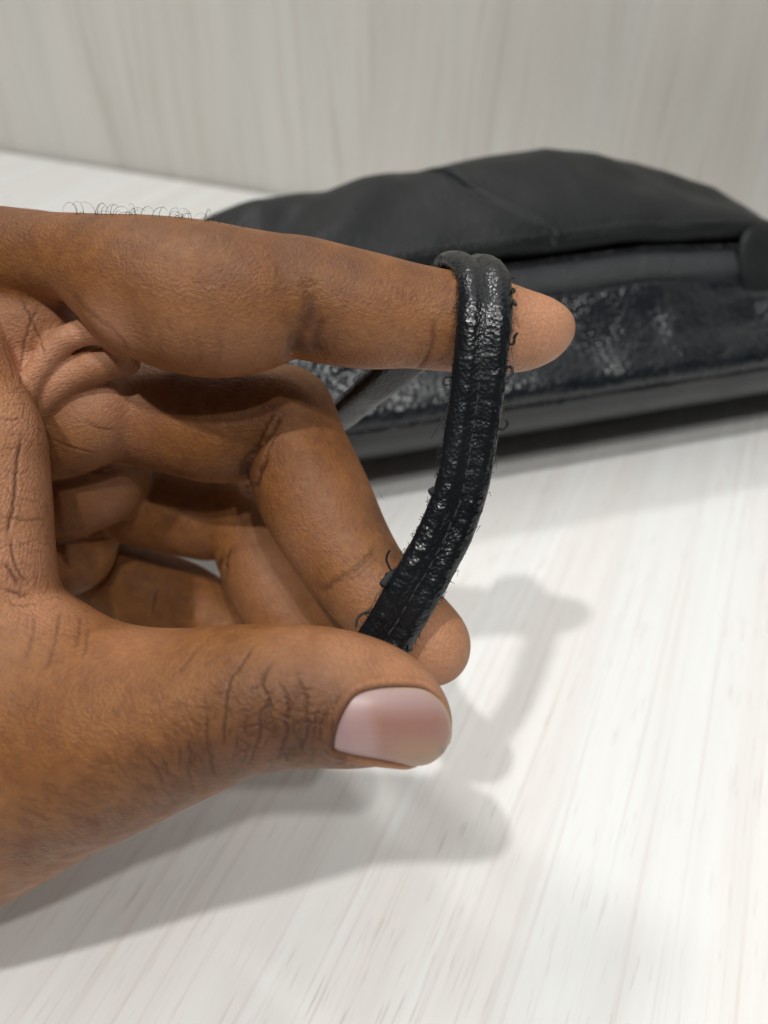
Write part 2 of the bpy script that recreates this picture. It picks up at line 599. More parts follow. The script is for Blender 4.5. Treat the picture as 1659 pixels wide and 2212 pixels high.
chain([(612, 902, 114, .1455), (640, 975, 114, .1442), (682, 1078, 121, .141), (735, 1178, 111, .1385), (785, 1252, 103, .136),
       (840, 1310, 100, .134), (890, 1358, 97, .1325), (922, 1388, 92, .1318), (934, 1399, 82, .1315)], D=middle_f)
ring = chain([(180, 1030, 112, .173), (300, 1068, 110, .172), (400, 1090, 111, .1705), (455, 1103, 108, .170), (500, 1100, 98, .1685)])
chain([(500, 1100, 98, .1685), (545, 1155, 93, .166), (588, 1255, 100, .1615), (640, 1345, 92, .158), (700, 1420, 84, .155), (735, 1455, 72, .154)], D=ring)
little = chain([(150, 1190, 95, .187), (250, 1245, 92, .186), (335, 1283, 93, .184), (395, 1303, 88, .182), (448, 1333, 83, .179), (520, 1385, 74, .175), (575, 1425, 62, .172)])

palm = new_field()
# finger base pads, running back into the palm
chain([(-250, 960, 150, .150), (0, 945, 110, .143), (120, 930, 105, .1425), (195, 905, 100, .1412), (226, 880, 86, .1405)], D=palm)
chain([(-250, 1070, 150, .160), (0, 1070, 105, .158), (130, 1055, 108, .1575), (211, 1030, 104, .157)], D=palm, k=0.0008)
chain([(-250, 1190, 140, .168), (0, 1190, 100, .170), (110, 1185, 105, .169), (150, 1180, 98, .1685)], D=palm, k=0.0008)
chain([(-160, 700, 130, .139), (-40, 705, 100, .136), (40, 700, 84, .1350), (95, 690, 66, .1345)], D=palm, k=0.003)
chain([(-120, 830, 120, .1385), (0, 800, 80, .136), (50, 800, 60, .1355)], D=palm, k=0.003)
# back of the hand and wrist
chain([(-900, 1450, 300, .150), (-600, 1330, 300, .150), (-350, 1050, 300, .150), (-220, 850, 240, .148), (-150, 720, 190, .140)], D=palm, k=0.006)
chain([(-900, 1480, 290, .150), (-550, 1480, 300, .145), (-320, 1600, 300, .140), (-150, 1600, 260, .135)], D=palm, k=0.006)
chain([(-300, 640, 160, .156), (-150, 600, 125, .150), (0, 592, 114, .146), (150, 600, 108, .142)], D=palm, k=0.004)
# bright skin fold arching from the palm to the index base
fold = chain([(40, 900, 30, .1295), (62, 842, 25, .1293), (83, 798, 26, .1291), (109, 762, 28, .1290), (145, 731, 29, .1289), (188, 718, 28, .1289), (225, 722, 27, .1290), (254, 744, 24, .1293), (272, 770, 18, .1305)], n=6)
chain([(40, 930, 30, .1330), (72, 892, 27, .1326), (109, 849, 29, .1323), (145, 816, 32, .1322), (200, 792, 34, .1322), (246, 784, 30, .1325), (282, 784, 22, .1330)], n=6, D=fold, k=.0006)
# thenar edge
thenar = chain([(-190, 640, 150, .130), (-130, 730, 132, .127), (-86, 850, 122, .1245), (-36, 950, 126, .123), (-20, 1080, 124, .1225), (-14, 1200, 126, .1220), (-20, 1330, 150, .1225), (0, 1450, 200, .1225)], n=8)

BODY = smin(palm, fold, 0.0012)
BODY = smin(BODY, little, 0.0014)
BODY = smin(BODY, ring, 0.0014)
BODY = smin(BODY, middle_f, 0.0014)
BODY = smin(BODY, index, 0.0022)
hand_side = smin(thenar, thumb, 0.008)
BODY = smin(BODY, hand_side, 0.0012)
del palm, fold, little, ring, middle_f, thenar

def blur(A):
    for ax in range(3):
        B = A.copy()
        s = [slice(None)] * 3
        a, b, c = list(s), list(s), list(s)
        a[ax], b[ax], c[ax] = slice(0, -2), slice(1, -1), slice(2, None)
        B[tuple(b)] = 0.25 * A[tuple(a)] + 0.5 * A[tuple(b)] + 0.25 * A[tuple(c)]
        A = B
    return A
BODY = blur(BODY)
for s in (np.s_[:1], np.s_[-1:], np.s_[:, :1], np.s_[:, -1:], np.s_[:, :, :1], np.s_[:, :, -1:]):
    BODY[s] = np.maximum(BODY[s], VOX)

def surface_nets(D):
    ins = D < 0
    c = np.zeros(tuple(n - 1 for n in D.shape), np.uint8)
    for dx in (0, 1):
        for dy in (0, 1):
            for dz in (0, 1):
                c += ins[dx:dx + c.shape[0], dy:dy + c.shape[1], dz:dz + c.shape[2]]
    act = np.argwhere((c > 0) & (c < 8))
    idx = np.full(c.shape, -1, np.int32)
    idx[act[:, 0], act[:, 1], act[:, 2]] = np.arange(len(act))
    pos = np.zeros((len(act), 3)); cnt = np.zeros(len(act))
    corners = [(x, y, z) for x in (0, 1) for y in (0, 1) for z in (0, 1)]
    val = {q: D[act[:, 0] + q[0], act[:, 1] + q[1], act[:, 2] + q[2]].astype(float) for q in corners}
    for p in corners:
        for ax in range(3):
            if p[ax] == 0:
                q = list(p); q[ax] = 1; q = tuple(q)
                a, b = val[p], val[q]
                m = (a < 0) != (b < 0)
                t = np.where(m, a / np.where(m, a - b, 1), 0)
                e = np.tile(np.array(p, float), (len(act), 1)); e[:, ax] = t
                pos[m] += e[m]; cnt[m] += 1
    V = act + pos / cnt[:, None]
    F = []
    for ax in range(3):
        s0 = [slice(None)] * 3; s1 = [slice(None)] * 3
        s0[ax] = slice(0, -1); s1[ax] = slice(1, None)
        ch = ins[tuple(s0)] != ins[tuple(s1)]
        e = np.argwhere(ch)
        u, w = (ax + 1) % 3, (ax + 2) % 3
        ok = (e[:, u] > 0) & (e[:, w] > 0) & (e[:, u] < D.shape[u] - 1) & (e[:, w] < D.shape[w] - 1)
        e = e[ok]
        def cell(du, dw):
            q = e.copy(); q[:, u] -= du; q[:, w] -= dw
            return idx[q[:, 0], q[:, 1], q[:, 2]]
        quad = np.stack([cell(1, 1), cell(0, 1), cell(0, 0), cell(1, 0)], 1)
        flip = ~ins[e[:, 0], e[:, 1], e[:, 2]]
        quad[flip] = quad[flip][:, ::-1]
        F.append(quad)
    return V, np.vstack(F)

def laplace(V, F, it):
    n = len(V)
    E = np.vstack([F[:, [0, 1]], F[:, [1, 2]], F[:, [2, 3]], F[:, [3, 0]]])
    E = np.vstack([E, E[:, ::-1]])
    deg = np.bincount(E[:, 0], minlength=n)
    for lam in it:
        A = np.stack([np.bincount(E[:, 0], weights=V[E[:, 1], k], minlength=n) for k in range(3)], 1) / deg[:, None]
        V = V + lam * (A - V)
    return V

HV, HF = surface_nets(BODY)
HV = HV * VOX + np.array([GX0, GY0, GZ0])
HV = laplace(HV, HF, [0.5, -0.52, 0.5, -0.52])
thumb_small = thumb
del BODY, index

# subdivide once for fine relief
def subdivide(V, F):
    n = len(V)
    E = np.vstack([F[:, [0, 1]], F[:, [1, 2]], F[:, [2, 3]], F[:, [3, 0]]]).astype(np.int64)
    E.sort(axis=1)
    key = E[:, 0] * n + E[:, 1]
    uk, inv = np.unique(key, return_inverse=True)
    ev = 0.5 * (V[uk // n] + V[uk % n])
    fv = V[F].mean(axis=1)
    m = len(F)
    inv = inv.reshape(4, m).T + n
    fi = np.arange(m) + n + len(uk)
    quads = np.vstack([np.stack([F[:, k], inv[:, k], fi, inv[:, (k + 3) % 4]], 1) for k in range(4)])
    return np.vstack([V, ev, fv]), quads
HV, HF = subdivide(HV, HF)
HV = laplace(HV, HF, [0.5, 0.4])
bvh = BVHTree.FromPolygons([tuple(v) for v in HV], HF.tolist())

def hit(x, y):
    d = Vector(((x - CX) / FPX, -(y - CY) / FPX, 1.0)).normalized()
    loc, nor, i, dist = bvh.ray_cast(Vector((0, 0, 0)), d, 1.0)
    if loc is None:
        return None, None
    return np.array(loc), np.array(nor)

def vertex_normals(V, F):
    fn = np.cross(V[F[:, 2]] - V[F[:, 0]], V[F[:, 3]] - V[F[:, 1]])
    N = np.zeros_like(V)
    for k in range(4):
        for ax in range(3):
            N[:, ax] += np.bincount(F[:, k], weights=fn[:, ax], minlength=len(V))
    return N / (np.linalg.norm(N, axis=1)[:, None] + 1e-20)
HN = vertex_normals(HV, HF)
print('hand verts', len(HV), 'normal check', float((HN[:, 2] * (HV[:, 2] - HV[:, 2].mean())).mean()) > 0)

crease = np.zeros(len(HV)); palmar = np.zeros(len(HV)); dark = np.zeros(len(HV)); disp = np.zeros(len(HV))
cellkey = np.floor(HV / 0.004).astype(np.int64)
cellid = (cellkey[:, 0] + 500) * 1000000 + (cellkey[:, 1] + 500) * 1000 + cellkey[:, 2] + 100
order = np.argsort(cellid, kind='stable')
sorted_ids = cellid[order]
def verts_near(p, r):
    lo = np.floor((p - r) / 0.004).astype(int); hi = np.floor((p + r) / 0.004).astype(int)
    out = []
    for a in range(lo[0], hi[0] + 1):
        for b in range(lo[1], hi[1] + 1):
            k0 = (a + 500) * 1000000 + (b + 500) * 1000 + lo[2] + 100
            s = np.searchsorted(sorted_ids, k0); e = np.searchsorted(sorted_ids, k0 + hi[2] - lo[2] + 1)
            out.append(order[s:e])
    return np.concatenate(out)

def mapA(p): return (p[0] * .4333, 1050.7 + p[1] * .4333)          # thumb study
def mapB(p): return (p[0] * .3625, 580.6 + p[1] * .3625)           # palm study
def mapC(p): return (p[0] * .4333 + 553, p[1] * .4333 + 497.7)     # strap study
def mapD(p): return (p[0] * .3667 + 553, p[1] * .3667 + 1050.7)    # nail study
def mapE(p): return (p[0] * .4333, p[1] * .4333 + 387.1)           # index study
def mapI(p): return p

def seg_dist(V, P):
    best = np.full(len(V), 1e9)
    for a, b in zip(P[:-1], P[1:]):
        ba = b - a
        t = np.clip(((V - a) @ ba) / (ba @ ba + 1e-15), 0, 1)
        best = np.minimum(best, np.linalg.norm(V - (a + t[:, None] * ba), axis=1))
    return best

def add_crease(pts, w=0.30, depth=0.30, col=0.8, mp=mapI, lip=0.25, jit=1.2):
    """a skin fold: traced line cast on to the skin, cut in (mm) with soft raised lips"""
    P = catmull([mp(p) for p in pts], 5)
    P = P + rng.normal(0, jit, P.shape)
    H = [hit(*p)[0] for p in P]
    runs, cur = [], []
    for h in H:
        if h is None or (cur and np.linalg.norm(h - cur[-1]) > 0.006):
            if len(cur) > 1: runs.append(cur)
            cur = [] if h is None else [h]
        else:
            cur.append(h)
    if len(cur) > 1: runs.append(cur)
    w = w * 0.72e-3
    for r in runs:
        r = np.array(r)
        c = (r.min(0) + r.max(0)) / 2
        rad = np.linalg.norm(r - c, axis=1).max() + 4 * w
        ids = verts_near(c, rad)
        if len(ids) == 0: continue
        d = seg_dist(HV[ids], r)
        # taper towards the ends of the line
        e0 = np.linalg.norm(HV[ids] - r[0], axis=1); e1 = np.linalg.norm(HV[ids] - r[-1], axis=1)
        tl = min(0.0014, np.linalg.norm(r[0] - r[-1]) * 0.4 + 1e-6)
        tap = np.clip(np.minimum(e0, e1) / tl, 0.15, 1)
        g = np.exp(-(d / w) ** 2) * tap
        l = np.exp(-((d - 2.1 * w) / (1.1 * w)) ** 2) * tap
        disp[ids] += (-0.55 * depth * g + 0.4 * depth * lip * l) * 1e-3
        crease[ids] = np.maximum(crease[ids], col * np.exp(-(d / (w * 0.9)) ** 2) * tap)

def paint(arr, x, y, rmm, wgt):
    h, _ = hit(x, y)
    if h is None: return
    ids = verts_near(h, rmm * 2.2e-3)
    d = np.linalg.norm(HV[ids] - h, axis=1)
    arr[ids] = np.maximum(arr[ids], wgt * np.exp(-(d / (rmm * 1e-3)) ** 2))

# thumb knuckle and thumb base
for p in ([(1270, 790), (1210, 880), (1150, 980), (1130, 1080), (1118, 1200), (1112, 1310)],
          [(1365, 865), (1325, 930), (1305, 990), (1340, 1060), (1300, 1130), (1300, 1210), (1280, 1290), (1240, 1390)],
          [(1390, 960), (1420, 1030), (1435, 1090), (1430, 1170), (1430, 1250), (1400, 1320), (1380, 1370)],
          [(1480, 940), (1510, 1010), (1530, 1060), (1530, 1150), (1540, 1200), (1520, 1260), (1490, 1340)],
          [(1040, 1130), (1030, 1220), (1040, 1310), (1060, 1410), (1085, 1450)]):
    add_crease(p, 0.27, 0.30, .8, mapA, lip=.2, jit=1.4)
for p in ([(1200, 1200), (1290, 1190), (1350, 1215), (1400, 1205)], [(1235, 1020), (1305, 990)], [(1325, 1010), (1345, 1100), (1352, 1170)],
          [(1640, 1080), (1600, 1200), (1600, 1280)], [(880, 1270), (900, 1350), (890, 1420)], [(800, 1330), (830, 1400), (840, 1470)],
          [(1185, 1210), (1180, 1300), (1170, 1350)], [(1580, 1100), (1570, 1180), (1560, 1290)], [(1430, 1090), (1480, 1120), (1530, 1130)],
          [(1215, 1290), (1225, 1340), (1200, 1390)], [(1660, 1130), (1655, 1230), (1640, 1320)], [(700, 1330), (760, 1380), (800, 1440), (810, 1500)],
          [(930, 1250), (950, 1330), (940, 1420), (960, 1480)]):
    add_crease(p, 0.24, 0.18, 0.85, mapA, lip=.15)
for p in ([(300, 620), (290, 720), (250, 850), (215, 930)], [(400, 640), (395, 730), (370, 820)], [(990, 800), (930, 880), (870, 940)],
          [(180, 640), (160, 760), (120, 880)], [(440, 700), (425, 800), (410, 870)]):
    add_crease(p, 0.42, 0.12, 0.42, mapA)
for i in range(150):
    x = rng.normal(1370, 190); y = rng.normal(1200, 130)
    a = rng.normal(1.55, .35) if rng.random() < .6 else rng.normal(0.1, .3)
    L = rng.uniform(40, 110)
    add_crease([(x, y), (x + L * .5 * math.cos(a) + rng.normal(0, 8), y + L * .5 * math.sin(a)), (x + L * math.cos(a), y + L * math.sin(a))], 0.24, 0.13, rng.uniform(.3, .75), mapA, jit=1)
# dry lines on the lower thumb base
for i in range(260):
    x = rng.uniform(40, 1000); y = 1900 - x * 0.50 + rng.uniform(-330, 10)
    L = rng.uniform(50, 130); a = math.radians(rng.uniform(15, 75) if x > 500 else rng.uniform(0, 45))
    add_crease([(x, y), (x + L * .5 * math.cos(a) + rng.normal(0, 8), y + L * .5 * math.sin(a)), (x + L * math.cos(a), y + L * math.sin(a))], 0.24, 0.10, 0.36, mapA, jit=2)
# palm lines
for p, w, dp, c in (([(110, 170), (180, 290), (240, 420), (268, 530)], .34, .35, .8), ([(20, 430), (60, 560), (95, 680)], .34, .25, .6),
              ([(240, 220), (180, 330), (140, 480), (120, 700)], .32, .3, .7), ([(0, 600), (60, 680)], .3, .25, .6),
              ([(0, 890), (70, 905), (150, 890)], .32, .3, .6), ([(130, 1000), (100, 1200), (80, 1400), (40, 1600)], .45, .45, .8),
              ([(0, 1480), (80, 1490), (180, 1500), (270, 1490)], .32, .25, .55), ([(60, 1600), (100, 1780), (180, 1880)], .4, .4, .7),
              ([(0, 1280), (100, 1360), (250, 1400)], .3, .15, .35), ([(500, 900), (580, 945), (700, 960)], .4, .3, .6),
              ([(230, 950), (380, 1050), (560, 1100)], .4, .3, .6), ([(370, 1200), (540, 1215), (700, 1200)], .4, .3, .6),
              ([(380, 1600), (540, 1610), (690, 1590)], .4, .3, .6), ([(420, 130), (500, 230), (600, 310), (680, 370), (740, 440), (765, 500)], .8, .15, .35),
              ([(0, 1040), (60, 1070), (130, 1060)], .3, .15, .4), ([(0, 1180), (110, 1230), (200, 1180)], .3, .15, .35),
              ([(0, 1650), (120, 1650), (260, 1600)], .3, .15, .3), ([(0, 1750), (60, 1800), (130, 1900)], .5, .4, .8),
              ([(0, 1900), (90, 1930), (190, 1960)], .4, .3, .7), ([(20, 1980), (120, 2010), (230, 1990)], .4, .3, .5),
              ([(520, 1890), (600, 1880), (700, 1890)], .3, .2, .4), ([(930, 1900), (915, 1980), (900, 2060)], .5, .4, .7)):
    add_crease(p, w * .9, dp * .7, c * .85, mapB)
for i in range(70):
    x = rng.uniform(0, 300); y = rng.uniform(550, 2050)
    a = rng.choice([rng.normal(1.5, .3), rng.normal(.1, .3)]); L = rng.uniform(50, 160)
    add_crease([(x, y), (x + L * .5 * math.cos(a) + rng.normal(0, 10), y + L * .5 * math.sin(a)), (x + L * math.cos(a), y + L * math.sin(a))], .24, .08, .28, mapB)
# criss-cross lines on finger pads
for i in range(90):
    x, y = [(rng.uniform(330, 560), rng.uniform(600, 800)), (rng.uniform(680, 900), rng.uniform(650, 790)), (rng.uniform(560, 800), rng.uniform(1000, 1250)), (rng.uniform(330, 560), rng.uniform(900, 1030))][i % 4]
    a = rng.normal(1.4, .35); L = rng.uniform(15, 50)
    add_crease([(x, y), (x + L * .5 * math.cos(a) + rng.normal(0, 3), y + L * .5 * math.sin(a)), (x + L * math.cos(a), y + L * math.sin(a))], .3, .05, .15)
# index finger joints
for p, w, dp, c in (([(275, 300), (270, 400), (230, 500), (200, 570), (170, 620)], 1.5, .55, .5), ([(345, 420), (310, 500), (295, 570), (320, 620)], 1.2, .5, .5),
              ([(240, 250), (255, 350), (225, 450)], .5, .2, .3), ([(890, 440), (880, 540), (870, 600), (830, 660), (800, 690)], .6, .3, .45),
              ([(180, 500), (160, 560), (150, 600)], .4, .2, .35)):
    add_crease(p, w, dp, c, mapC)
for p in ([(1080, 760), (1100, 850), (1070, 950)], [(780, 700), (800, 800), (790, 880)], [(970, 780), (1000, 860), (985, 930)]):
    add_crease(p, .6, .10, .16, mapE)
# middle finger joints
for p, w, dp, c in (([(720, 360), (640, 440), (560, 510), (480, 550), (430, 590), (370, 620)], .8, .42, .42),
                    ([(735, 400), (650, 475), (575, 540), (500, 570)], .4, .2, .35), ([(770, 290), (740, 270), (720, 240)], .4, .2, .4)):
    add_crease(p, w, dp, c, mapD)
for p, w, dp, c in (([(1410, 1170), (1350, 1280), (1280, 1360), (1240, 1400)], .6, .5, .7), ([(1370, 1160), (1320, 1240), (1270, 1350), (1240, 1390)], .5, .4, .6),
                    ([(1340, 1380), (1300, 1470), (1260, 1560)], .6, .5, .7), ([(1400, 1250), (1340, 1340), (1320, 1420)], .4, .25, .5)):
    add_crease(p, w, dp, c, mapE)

for p, w, dp in (([(1300, 1310), (1252, 1390), (1228, 1460), (1240, 1550)], 1.3, .8), ([(1330, 1400), (1300, 1450), (1280, 1540)], .7, .7), ([(1110, 1880), (1090, 1930), (1100, 2000)], 1.1, .6), ([(1160, 1840), (1130, 1900), (1130, 1960)], .7, .7)):
    add_crease(p, w, dp, .75, mapE)
# skin tone regions, plus hollow's shade painted on ring and little fingers
for x, y, r, w in ((1190, 710, 9, .95), (1130, 740, 8, .8), (1050, 760, 6, .45), (500, 770, 8, .35), (400, 740, 8, .25), (860, 770, 8, .4), (960, 1400, 8, .75), (900, 1330, 8, .35), (780, 1290, 6, .3), (180, 720, 7, 1.0), (110, 790, 7, .95),
                   (240, 720, 5, .9), (40, 780, 7, .8), (40, 900, 8, .7), (60, 1050, 9, .7), (60, 1200, 9, .75), (90, 1300, 7, .6), (230, 870, 8, .45),
                   (760, 1400, 6, .5), (860, 1440, 6, .55), (920, 1480, 5, .6), (965, 1560, 4, .4), (640, 1375, 5, .28), (300, 1370, 8, .3), (480, 790, 6, .25), (700, 1130, 9, .22),
                   (240, 960, 8, .4), (220, 1080, 8, .35), (580, 1250, 8, .25), (800, 760, 8, .25), (640, 1180, 6, .3)):
    paint(palmar, x, y, r, w)
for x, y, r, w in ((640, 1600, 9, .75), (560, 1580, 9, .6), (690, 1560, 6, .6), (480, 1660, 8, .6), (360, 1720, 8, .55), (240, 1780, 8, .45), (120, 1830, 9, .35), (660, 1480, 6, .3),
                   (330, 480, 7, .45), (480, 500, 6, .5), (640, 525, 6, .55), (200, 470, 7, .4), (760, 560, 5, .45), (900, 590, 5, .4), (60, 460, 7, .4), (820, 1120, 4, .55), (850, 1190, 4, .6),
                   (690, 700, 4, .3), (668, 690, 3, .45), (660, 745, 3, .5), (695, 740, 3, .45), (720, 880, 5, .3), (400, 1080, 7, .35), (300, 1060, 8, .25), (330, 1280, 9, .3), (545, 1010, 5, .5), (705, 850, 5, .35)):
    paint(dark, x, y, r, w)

# the nail: outline traced, cast on to the thumb
NAIL = [mapD(p) for p in ((460, 1545), (470, 1460), (500, 1370), (550, 1280), (610, 1222), (720, 1192), (850, 1185), (970, 1198), (1050, 1245), (1105, 1310),
                          (1135, 1395), (1138, 1470), (1110, 1545), (1050, 1605), (960, 1640), (830, 1632), (700, 1608), (560, 1582), (490, 1562))]
NB = catmull(np.vstack([NAIL, NAIL[:1]]), 6)[:-1]
NC = NB.mean(axis=0)
nail_bvh = bvh
rings = 26
nv_pts, uvw = [], []
for i in range(rings + 1):
    s = i / rings
    for p in NB:
        q = NC + (p - NC) * s
        nv_pts.append(q); uvw.append(s)
nv_pts = np.array(nv_pts); uvw = np.array(uvw)
nb = len(NB)
Hn = np.array([hit(*q)[0] if hit(*q)[0] is not None else [np.nan] * 3 for q in nv_pts])
Nn = np.array([hit(*q)[1] if hit(*q)[0] is not None else [np.nan] * 3 for q in nv_pts])
# rays that miss the silhouette take the nearest ring inside
for j in range(nb):
    for i in range(1, rings + 1):
        k = i * nb + j
        if np.isnan(Hn[k, 0]):
            Hn[k] = Hn[k - nb] + (Hn[k - nb] - Hn[k - 2 * nb]) * 0.6
            Nn[k] = Nn[k - nb]
Nn /= np.linalg.norm(Nn, axis=1)[:, None]
lift = 0.00042 * np.clip((1 - uvw ** 5), 0, 1) - 0.00008
distal = np.clip((nv_pts[:, 0] - NC[0]) / 80.0, 0, 1) * uvw ** 3
lift = lift + distal * 0.00045
NVX = Hn + Nn * lift[:, None]
NFC = grid_faces(rings + 1, nb, closed_v=True)
ax_u = (nv_pts[:, 0] - (NC[0] - 120)) / 245.0 - (nv_pts[:, 1] - NC[1]) / 245.0 * 0.22      # 0 at the root, 1 at the free edge
ax_l = ax_u + 0.10 * ((nv_pts[:, 1] - NC[1]) / 80.0) ** 2
ax_v = (nv_pts[:, 1] - (NC[1] - 78)) / 160.0
def lerp(a, b, t): return a + (b - a) * t[:, None]
def sst(a, b, x):
    t = np.clip((x - a) / (b - a), 0, 1); return t * t * (3 - 2 * t)
A3 = lambda *c: np.array(c)
ones = lambda *c: np.tile(A3(*c), (len(NVX), 1))
nc = ones(.40, .205, .165)
nc = lerp(nc, ones(.42, .27, .155), 0.85 * sst(.50, .78, ax_v) * sst(.3, .6, ax_u))
nc = lerp(nc, ones(.38, .19, .14), 0.6 * sst(.78, .92, ax_u))
nc = lerp(nc, ones(.53, .40, .39), 0.85 * sst(.42, .05, ax_v))  # white gloss along the upper side, painted into the nail colour
nc = lerp(nc, ones(.52, .385, .385), 0.6 * sst(.42, .26, ax_l))
nc = lerp(nc, ones(.40, .27, .30), 0.7 * sst(.16, .02, ax_u))
nc = nc * (1 + 0.015 * np.sin(ax_v * 60 + 2 * np.sin(ax_v * 9)))[:, None]
nc = nc * np.array([.86, .82, .83])
nc = lerp(nc, ones(.42, .32, .20), 0.8 * sst(.93, .985, uvw) * sst(.45, .7, ax_u))
nc = lerp(nc, ones(.20, .09, .06), 0.7 * sst(.955, 1.0, uvw) * sst(.6, .3, ax_u))
dirt = np.exp(-((nv_pts[:, 0] - 953) / 6) ** 2 - ((nv_pts[:, 1] - 1621) / 8) ** 2)
nc = lerp(nc, np.tile(A3(.06, .05, .035), (len(NVX), 1)), 0.8 * dirt)

# groove and fold round the nail
nailH = Hn[rings * nb:]
ids = verts_near(nailH.mean(axis=0), 0.016)
dn = seg_dist(HV[ids], np.vstack([nailH, nailH[:1]]))
# inside test in the traced frame
hx = HV[ids, 0] / HV[ids, 2] * FPX + CX
hy = -HV[ids, 1] / HV[ids, 2] * FPX + CY
def inside_poly(x, y, P):
    r = np.zeros(len(x), bool)
    for (x0, y0), (x1, y1) in zip(P, np.roll(P, -1, axis=0)):
        c = ((y0 > y) != (y1 > y)) & (x < (x1 - x0) * (y - y0) / (y1 - y0 + 1e-9) + x0)
        r ^= c
    return r
ins = inside_poly(hx, hy, NB) & (HN[ids, 2] < 0.1)
notdistal = 1 - sst(870, 930, hx) * sst(1480, 1560, hy)
outer = np.exp(-((dn - 0.0008) / 0.0008) ** 2) * (~ins) * notdistal
disp[ids] += np.where(ins, -0.00015 - 0.00015 * np.clip(dn / 0.001, 0, 1), 0.00052 * outer)
gro = np.exp(-(dn / 0.00028) ** 2) * notdistal
disp[ids] -= 0.00025 * gro
crease[ids] = np.maximum(crease[ids], 0.75 * gro)
red = np.exp(-(dn / 0.0016) ** 2) * (~ins) * sst(700, 800, hx)
palmar[ids] = np.maximum(palmar[ids], 0.55 * red)

HV2 = HV + HN * disp[:, None]
HO = pw(300, 1250, .15)
hand = mesh_obj('hand', c2w(HV2), HF, M_SKIN, origin=HO)
ca = hand.data.color_attributes.new('skinmap', 'FLOAT_COLOR', 'POINT')
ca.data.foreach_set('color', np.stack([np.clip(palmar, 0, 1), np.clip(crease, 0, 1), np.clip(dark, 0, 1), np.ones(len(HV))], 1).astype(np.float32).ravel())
tag(hand, 'bare hand pinching the worn black strap, thumbnail showing, index finger through its loop', 'hand')
nail = child('thumb_nail', c2w(NVX), NFC, M_NAIL, hand)
na = nail.data.color_attributes.new('nailmap', 'FLOAT_COLOR', 'POINT')
na.data.foreach_set('color', np.hstack([nc, np.ones((len(nc), 1))]).astype(np.float32).ravel())
tag(nail, 'pink thumb nail with pale half moon and a speck of dirt')

# fine curly hairs on the back of the index base
hl = []
for i in range(44):
    x = [rng.uniform(100, 540), rng.uniform(100, 540), rng.normal(250, 60), rng.normal(400, 45), rng.uniform(200, 470)][i % 5]
    y = 380.0
    while hit(x, y)[0] is None and y < 600: y += 1.0
    h0, n0 = hit(x, y + 2)
    if h0 is None: continue
    s = rng.choice([-1, 1]); Lh = rng.uniform(8, 30) * (1.5 if rng.random() < .3 else 1); Hh = rng.uniform(4, 26)
    dz = rng.uniform(-0.003, 0.001); a1 = rng.uniform(1.5, 3.0); tw = rng.normal(0, .25)
    pts = []
    for t in np.linspace(0, 1, 10):
        ang = t * a1
        px_ = x + s * Lh * (1 - math.cos(ang)) * .6 + tw * 12 * t * t; py_ = y + 3 - Hh * math.sin(ang) * 1.1 + tw * 6 * t
        pts.append(c2w(pc(px_, py_, h0[2] + dz * t)))
    hl.append(tube(catmull(pts, 2), np.linspace(0.000042, 0.000014, 19), 4))
for tr in ([(818, 1060), (822, 1070), (830, 1078)], [(497, 488), (503, 480), (506, 470)], [(520, 492), (524, 486), (530, 482)]):
    h0, _ = hit(tr[0][0] - 8, tr[0][1] + 8)
    d0 = h0[2] if h0 is not None else 0.14
    hl.append(tube(catmull([c2w(pc(x, y, d0)) for x, y in tr], 4), 0.00004, 4))
V, F = join_tubes(hl)
hairs = child('hair', V, F, M_HAIR, hand)
tag(hairs, kind='stuff')

# ------------------------------------------------------------------ worn wrist strap of the pouch
def cn(v):
    v = np.asarray(v, float); return v / np.linalg.norm(v)
# (x, y, depth) and outward face normal in camera space (right, up, towards camera)
ST = [((760, 1492, .1222), (0.1, 0.0, 1)), ((800, 1428, .1216), (0.1, 0.05, 1)), ((838, 1372, .1212), (0.1, 0.05, 1)), ((880, 1300, .1205), (0.15, 0.02, 1)), ((922, 1228, .1203), (0.2, 0.0, 1)),
      ((966, 1142, .1205), (0.22, 0.0, 1)), ((998, 1050, .1203), (0.2, 0.02, 1)), ((1016, 950, .1197), (0.1, 0.0, 1)), ((1030, 850, .1190), (0.05, 0.0, 1)),
      ((1040, 760, .1183), (0.02, 0.0, 1)), ((1047, 680, .1182), (0.02, 0.2, 1)), ((1047, 625, .1198), (0.02, 0.55, .85)), ((1040, 590, .1222), (0.0, 0.9, .5)), ((1020, 570, .1262), (0, 1, 0.05)),
      ((992, 574, .1315), (-0.05, 0.9, -.5)), ((975, 605, .1362), (-0.1, 0.55, -.85)), ((955, 660, .1385), (-0.1, 0.15, -1)), ((915, 735, .140), (-0.35, 0.3, -.9)), ((850, 805, .145), (-0.5, 0.45, -.75)),
      ((780, 862, .152), (-0.5, 0.5, -.7)), ((700, 930, .165), (-0.5, 0.5, -.7)), ((610, 985, .19), (-0.5, 0.6, -.6)), ((540, 960, .225), (-0.4, 0.7, -.5)), ((500, 880, .262), (-0.4, 0.7, -.5)), ((490, 800, .295), (-.4, .7, -.5))]
C6 = []
for (x, y, d), nrm in ST:
    n = cn(nrm)
    C6.append([*pc(x, y, d), n[0], n[1], -n[2]])
C6 = catmull(C6, 14)
path, nrm = C6[:, :3], C6[:, 3:]
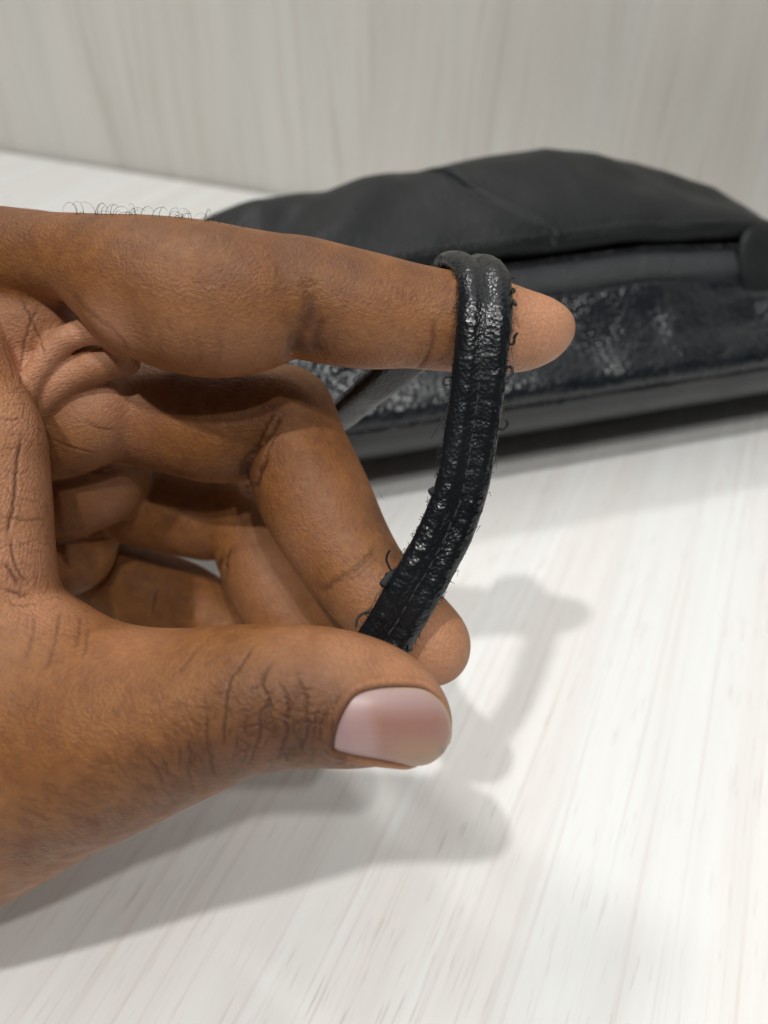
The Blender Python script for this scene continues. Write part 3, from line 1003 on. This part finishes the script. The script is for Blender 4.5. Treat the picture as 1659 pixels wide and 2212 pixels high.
# even spacing
seg = np.r_[0, np.cumsum(np.linalg.norm(np.diff(path, axis=0), axis=1))]
SN = 520
su = np.linspace(0, seg[-1], SN)
path = np.stack([np.interp(su, seg, path[:, k]) for k in range(3)], 1)
nrm = np.stack([np.interp(su, seg, nrm[:, k]) for k in range(3)], 1)
T = np.gradient(path, axis=0); T /= np.linalg.norm(T, axis=1)[:, None]
nrm -= T * (nrm * T).sum(1)[:, None]; nrm /= np.linalg.norm(nrm, axis=1)[:, None]
B = np.cross(T, nrm)
# profile: two padded rolls with a sunken middle seam
NPF = 56
HWD, HTK = 0.00425, 0.00150
prof = []
for i in range(NPF):
    a = 2 * math.pi * i / NPF
    c, s = math.cos(a), math.sin(a)
    e = 0.52
    x = HWD * math.copysign(abs(c) ** e, c); y = HTK * math.copysign(abs(s) ** 0.8, s)
    u = x / HWD
    if s > 0:
        y += 0.00028 * (math.exp(-((abs(u) - .52) / .30) ** 2)) - 0.00050 * math.exp(-(u / .10) ** 2)
    prof.append((x, y))
prof = np.array(prof)
from mathutils import noise as mn
SV = np.zeros((SN, NPF, 3))
cracks = {sd: np.cumsum(rng.uniform(.0011, .0030, 40)) for sd in (-1, 1)}
for i in range(SN):
    for j in range(NPF):
        x, y = prof[j]
        q = Vector((x * 900 + 3, y * 900, su[i] * 700))
        w = 1 + 0.035 * mn.noise(Vector((0.3, 0.1, su[i] * 160)))
        lump = 0.00012 * mn.noise(q * .6) + 0.00005 * mn.noise(q * 2.7)
        ed = abs(x) / HWD
        if y > 0.0004:
            # fine cracks across the worn stretch
            cr = mn.noise(Vector((x * 260, 7.0, su[i] * 900)))
            wear = np.interp(su[i], [0, .012, .035, .05], [1, 1, .5, .3])
            lump -= 0.00012 * wear * math.exp(-(cr / .10) ** 2)
            sd = 1 if x > 0 else -1
            wob = su[i] + .0005 * mn.noise(Vector((x * 500, 3, su[i] * 300)))
            dcr = np.min(np.abs(cracks[sd] - wob))
            lump -= 0.00022 * wear * math.exp(-(dcr / .00022) ** 2) * (.4 + .6 * abs(mn.noise(q * .5)) * 2)
            fl_ = mn.noise(q * 4.1)
            lump += 0.0007 * max(0.0, fl_ - .42)
        if ed > .93:
            lump += 0.00018 * mn.noise(q * 6)
        SV[i, j] = path[i] + B[i] * x * w + nrm[i] * (y + (lump if y > 0 else lump * .5))
SVW = c2w(SV.reshape(-1, 3))
SF = grid_faces(SN, NPF, closed_v=True)
SF.append(list(range(NPF))[::-1]); SF.append([(SN - 1) * NPF + k for k in range(NPF)])
strap = child('wrist_strap', SVW, SF, M_STRAP, bag)
tag(strap, 'worn black leather strap with cracked surface and frayed seam')
def sp(u, x, y):                      # a point on the strap, camera space
    i = int(np.clip(np.searchsorted(su, u), 0, SN - 1))
    return path[i] + B[i] * x + nrm[i] * y
# raw seam fibres in the middle groove
fl = []
u = 0.002
while u < 0.075:
    a = sp(u, rng.normal(0, .00008), HTK - .0006); b = sp(u + 0.0009, rng.normal(0, .00010), HTK - .00042); c = sp(u + .0017, rng.normal(0, .00008), HTK - .0006)
    fl.append(tube(c2w(catmull([a, b, c], 4)), [0.00009, .00014, .00017, .00019, .00019, .00018, .00016, .00013, .0001], 5))
    u += rng.uniform(.0017, .0024)
V, F = join_tubes(fl)
o = child('seam_stitching', V, F, M_DUST, strap); tag(o, kind='stuff')
# fuzzy fibre stubs along both cut edges
fl = []
for i in range(260):
    u = rng.uniform(0.0, .095); sd = 1 if rng.random() < .72 else -1
    y0 = rng.uniform(-.0008, .0008)
    L = abs(rng.normal(0, .00032)) + .0001
    a = sp(u, sd * HWD * .96, y0); b = sp(u + rng.normal(0, .0004), sd * (HWD + L * .6), y0 + rng.normal(0, .0004)); c = sp(u + rng.normal(0, .0007), sd * (HWD + L), y0 + rng.normal(0, .0006))
    fl.append(tube(c2w(np.array([a, b, c])), [.00007, .00005, .00003], 4))
V, F = join_tubes(fl)
o = child('edge_fuzz', V, F, M_CORD, strap); tag(o, kind='stuff')
# single frayed threads, each traced
def near_depth(x, y):
    q = np.stack([path[:, 0] / path[:, 2] * FPX + CX, -path[:, 1] / path[:, 2] * FPX + CY], 1)
    k = np.argmin(np.where(su < .11, np.linalg.norm(q - [x, y], axis=1), 1e9))
    return path[k, 2]
THR = [(mapC, [(1015, 325), (975, 335), (950, 375), (945, 420)], .16), (mapC, [(1005, 492), (965, 510), (945, 555), (935, 590)], .17),
       (mapC, [(970, 730), (940, 735), (936, 765), (952, 772)], .2), (mapC, [(960, 885), (930, 935), (895, 1000), (872, 1035)], .09),
       (mapC, [(1255, 572), (1285, 562), (1290, 530), (1305, 510)], .22), (mapC, [(1240, 690), (1270, 680), (1280, 710), (1255, 735), (1235, 742)], .22),
       (mapC, [(1190, 955), (1205, 985), (1235, 990), (1255, 965), (1245, 945)], .24), (mapC, [(1270, 340), (1285, 360), (1295, 372)], .28),
       (mapC, [(925, 1290), (900, 1285), (875, 1300), (880, 1308)], .5), (mapC, [(1130, 1195), (1150, 1185), (1160, 1198)], .36),
       (mapD, [(800, 505), (770, 440), (775, 400), (790, 375)], .18), (mapD, [(860, 490), (800, 515), (765, 555), (745, 585)], .62),
       (mapD, [(690, 740), (640, 745), (600, 775), (588, 830)], .22), (mapD, [(1170, 410), (1205, 365), (1235, 330), (1250, 300)], .52),
       (mapD, [(845, 992), (880, 975), (915, 960)], .22), (mapC, [(1270, 480), (1275, 500), (1268, 515)], .2), (mapC, [(1280, 290), (1288, 300), (1284, 312)], .2),
       (mapC, [(1100, 1340), (1112, 1350), (1108, 1362)], .22),
       (mapD, [(1330, 60), (1342, 75), (1338, 90)], .2), (mapD, [(1120, 540), (1128, 552), (1118, 566)], .24), (mapD, [(1075, 605), (1090, 612), (1082, 622)], .16),
       (mapD, [(930, 820), (950, 828), (944, 842)], .28), (mapD, [(1300, 150), (1318, 158), (1310, 172)], .2), (mapD, [(905, 345), (900, 355), (908, 362)], .15),
       (mapC, [(1185, 880), (1198, 890), (1192, 905)], .16), (mapC, [(1282, 240), (1292, 236), (1288, 250)], .14)]
for mp, pts, r in THR:
    P = [mp(p) for p in pts]
    d0 = near_depth(*P[0])
    off = np.linspace(0.0004, -0.0016, len(P))
    P3 = catmull([pc(x, y, d0 + of) for (x, y), of in zip(P, off)], 6)
    n = len(P3)
    rad = r * 1e-3 * (0.75 + 0.35 * np.sin(np.linspace(.4, 3.0, n))) * (1 + rng.normal(0, .12, n))
    v, f = tube(c2w(P3), rad, 6)
    child('frayed_thread', v, f, M_FIBRE, strap)
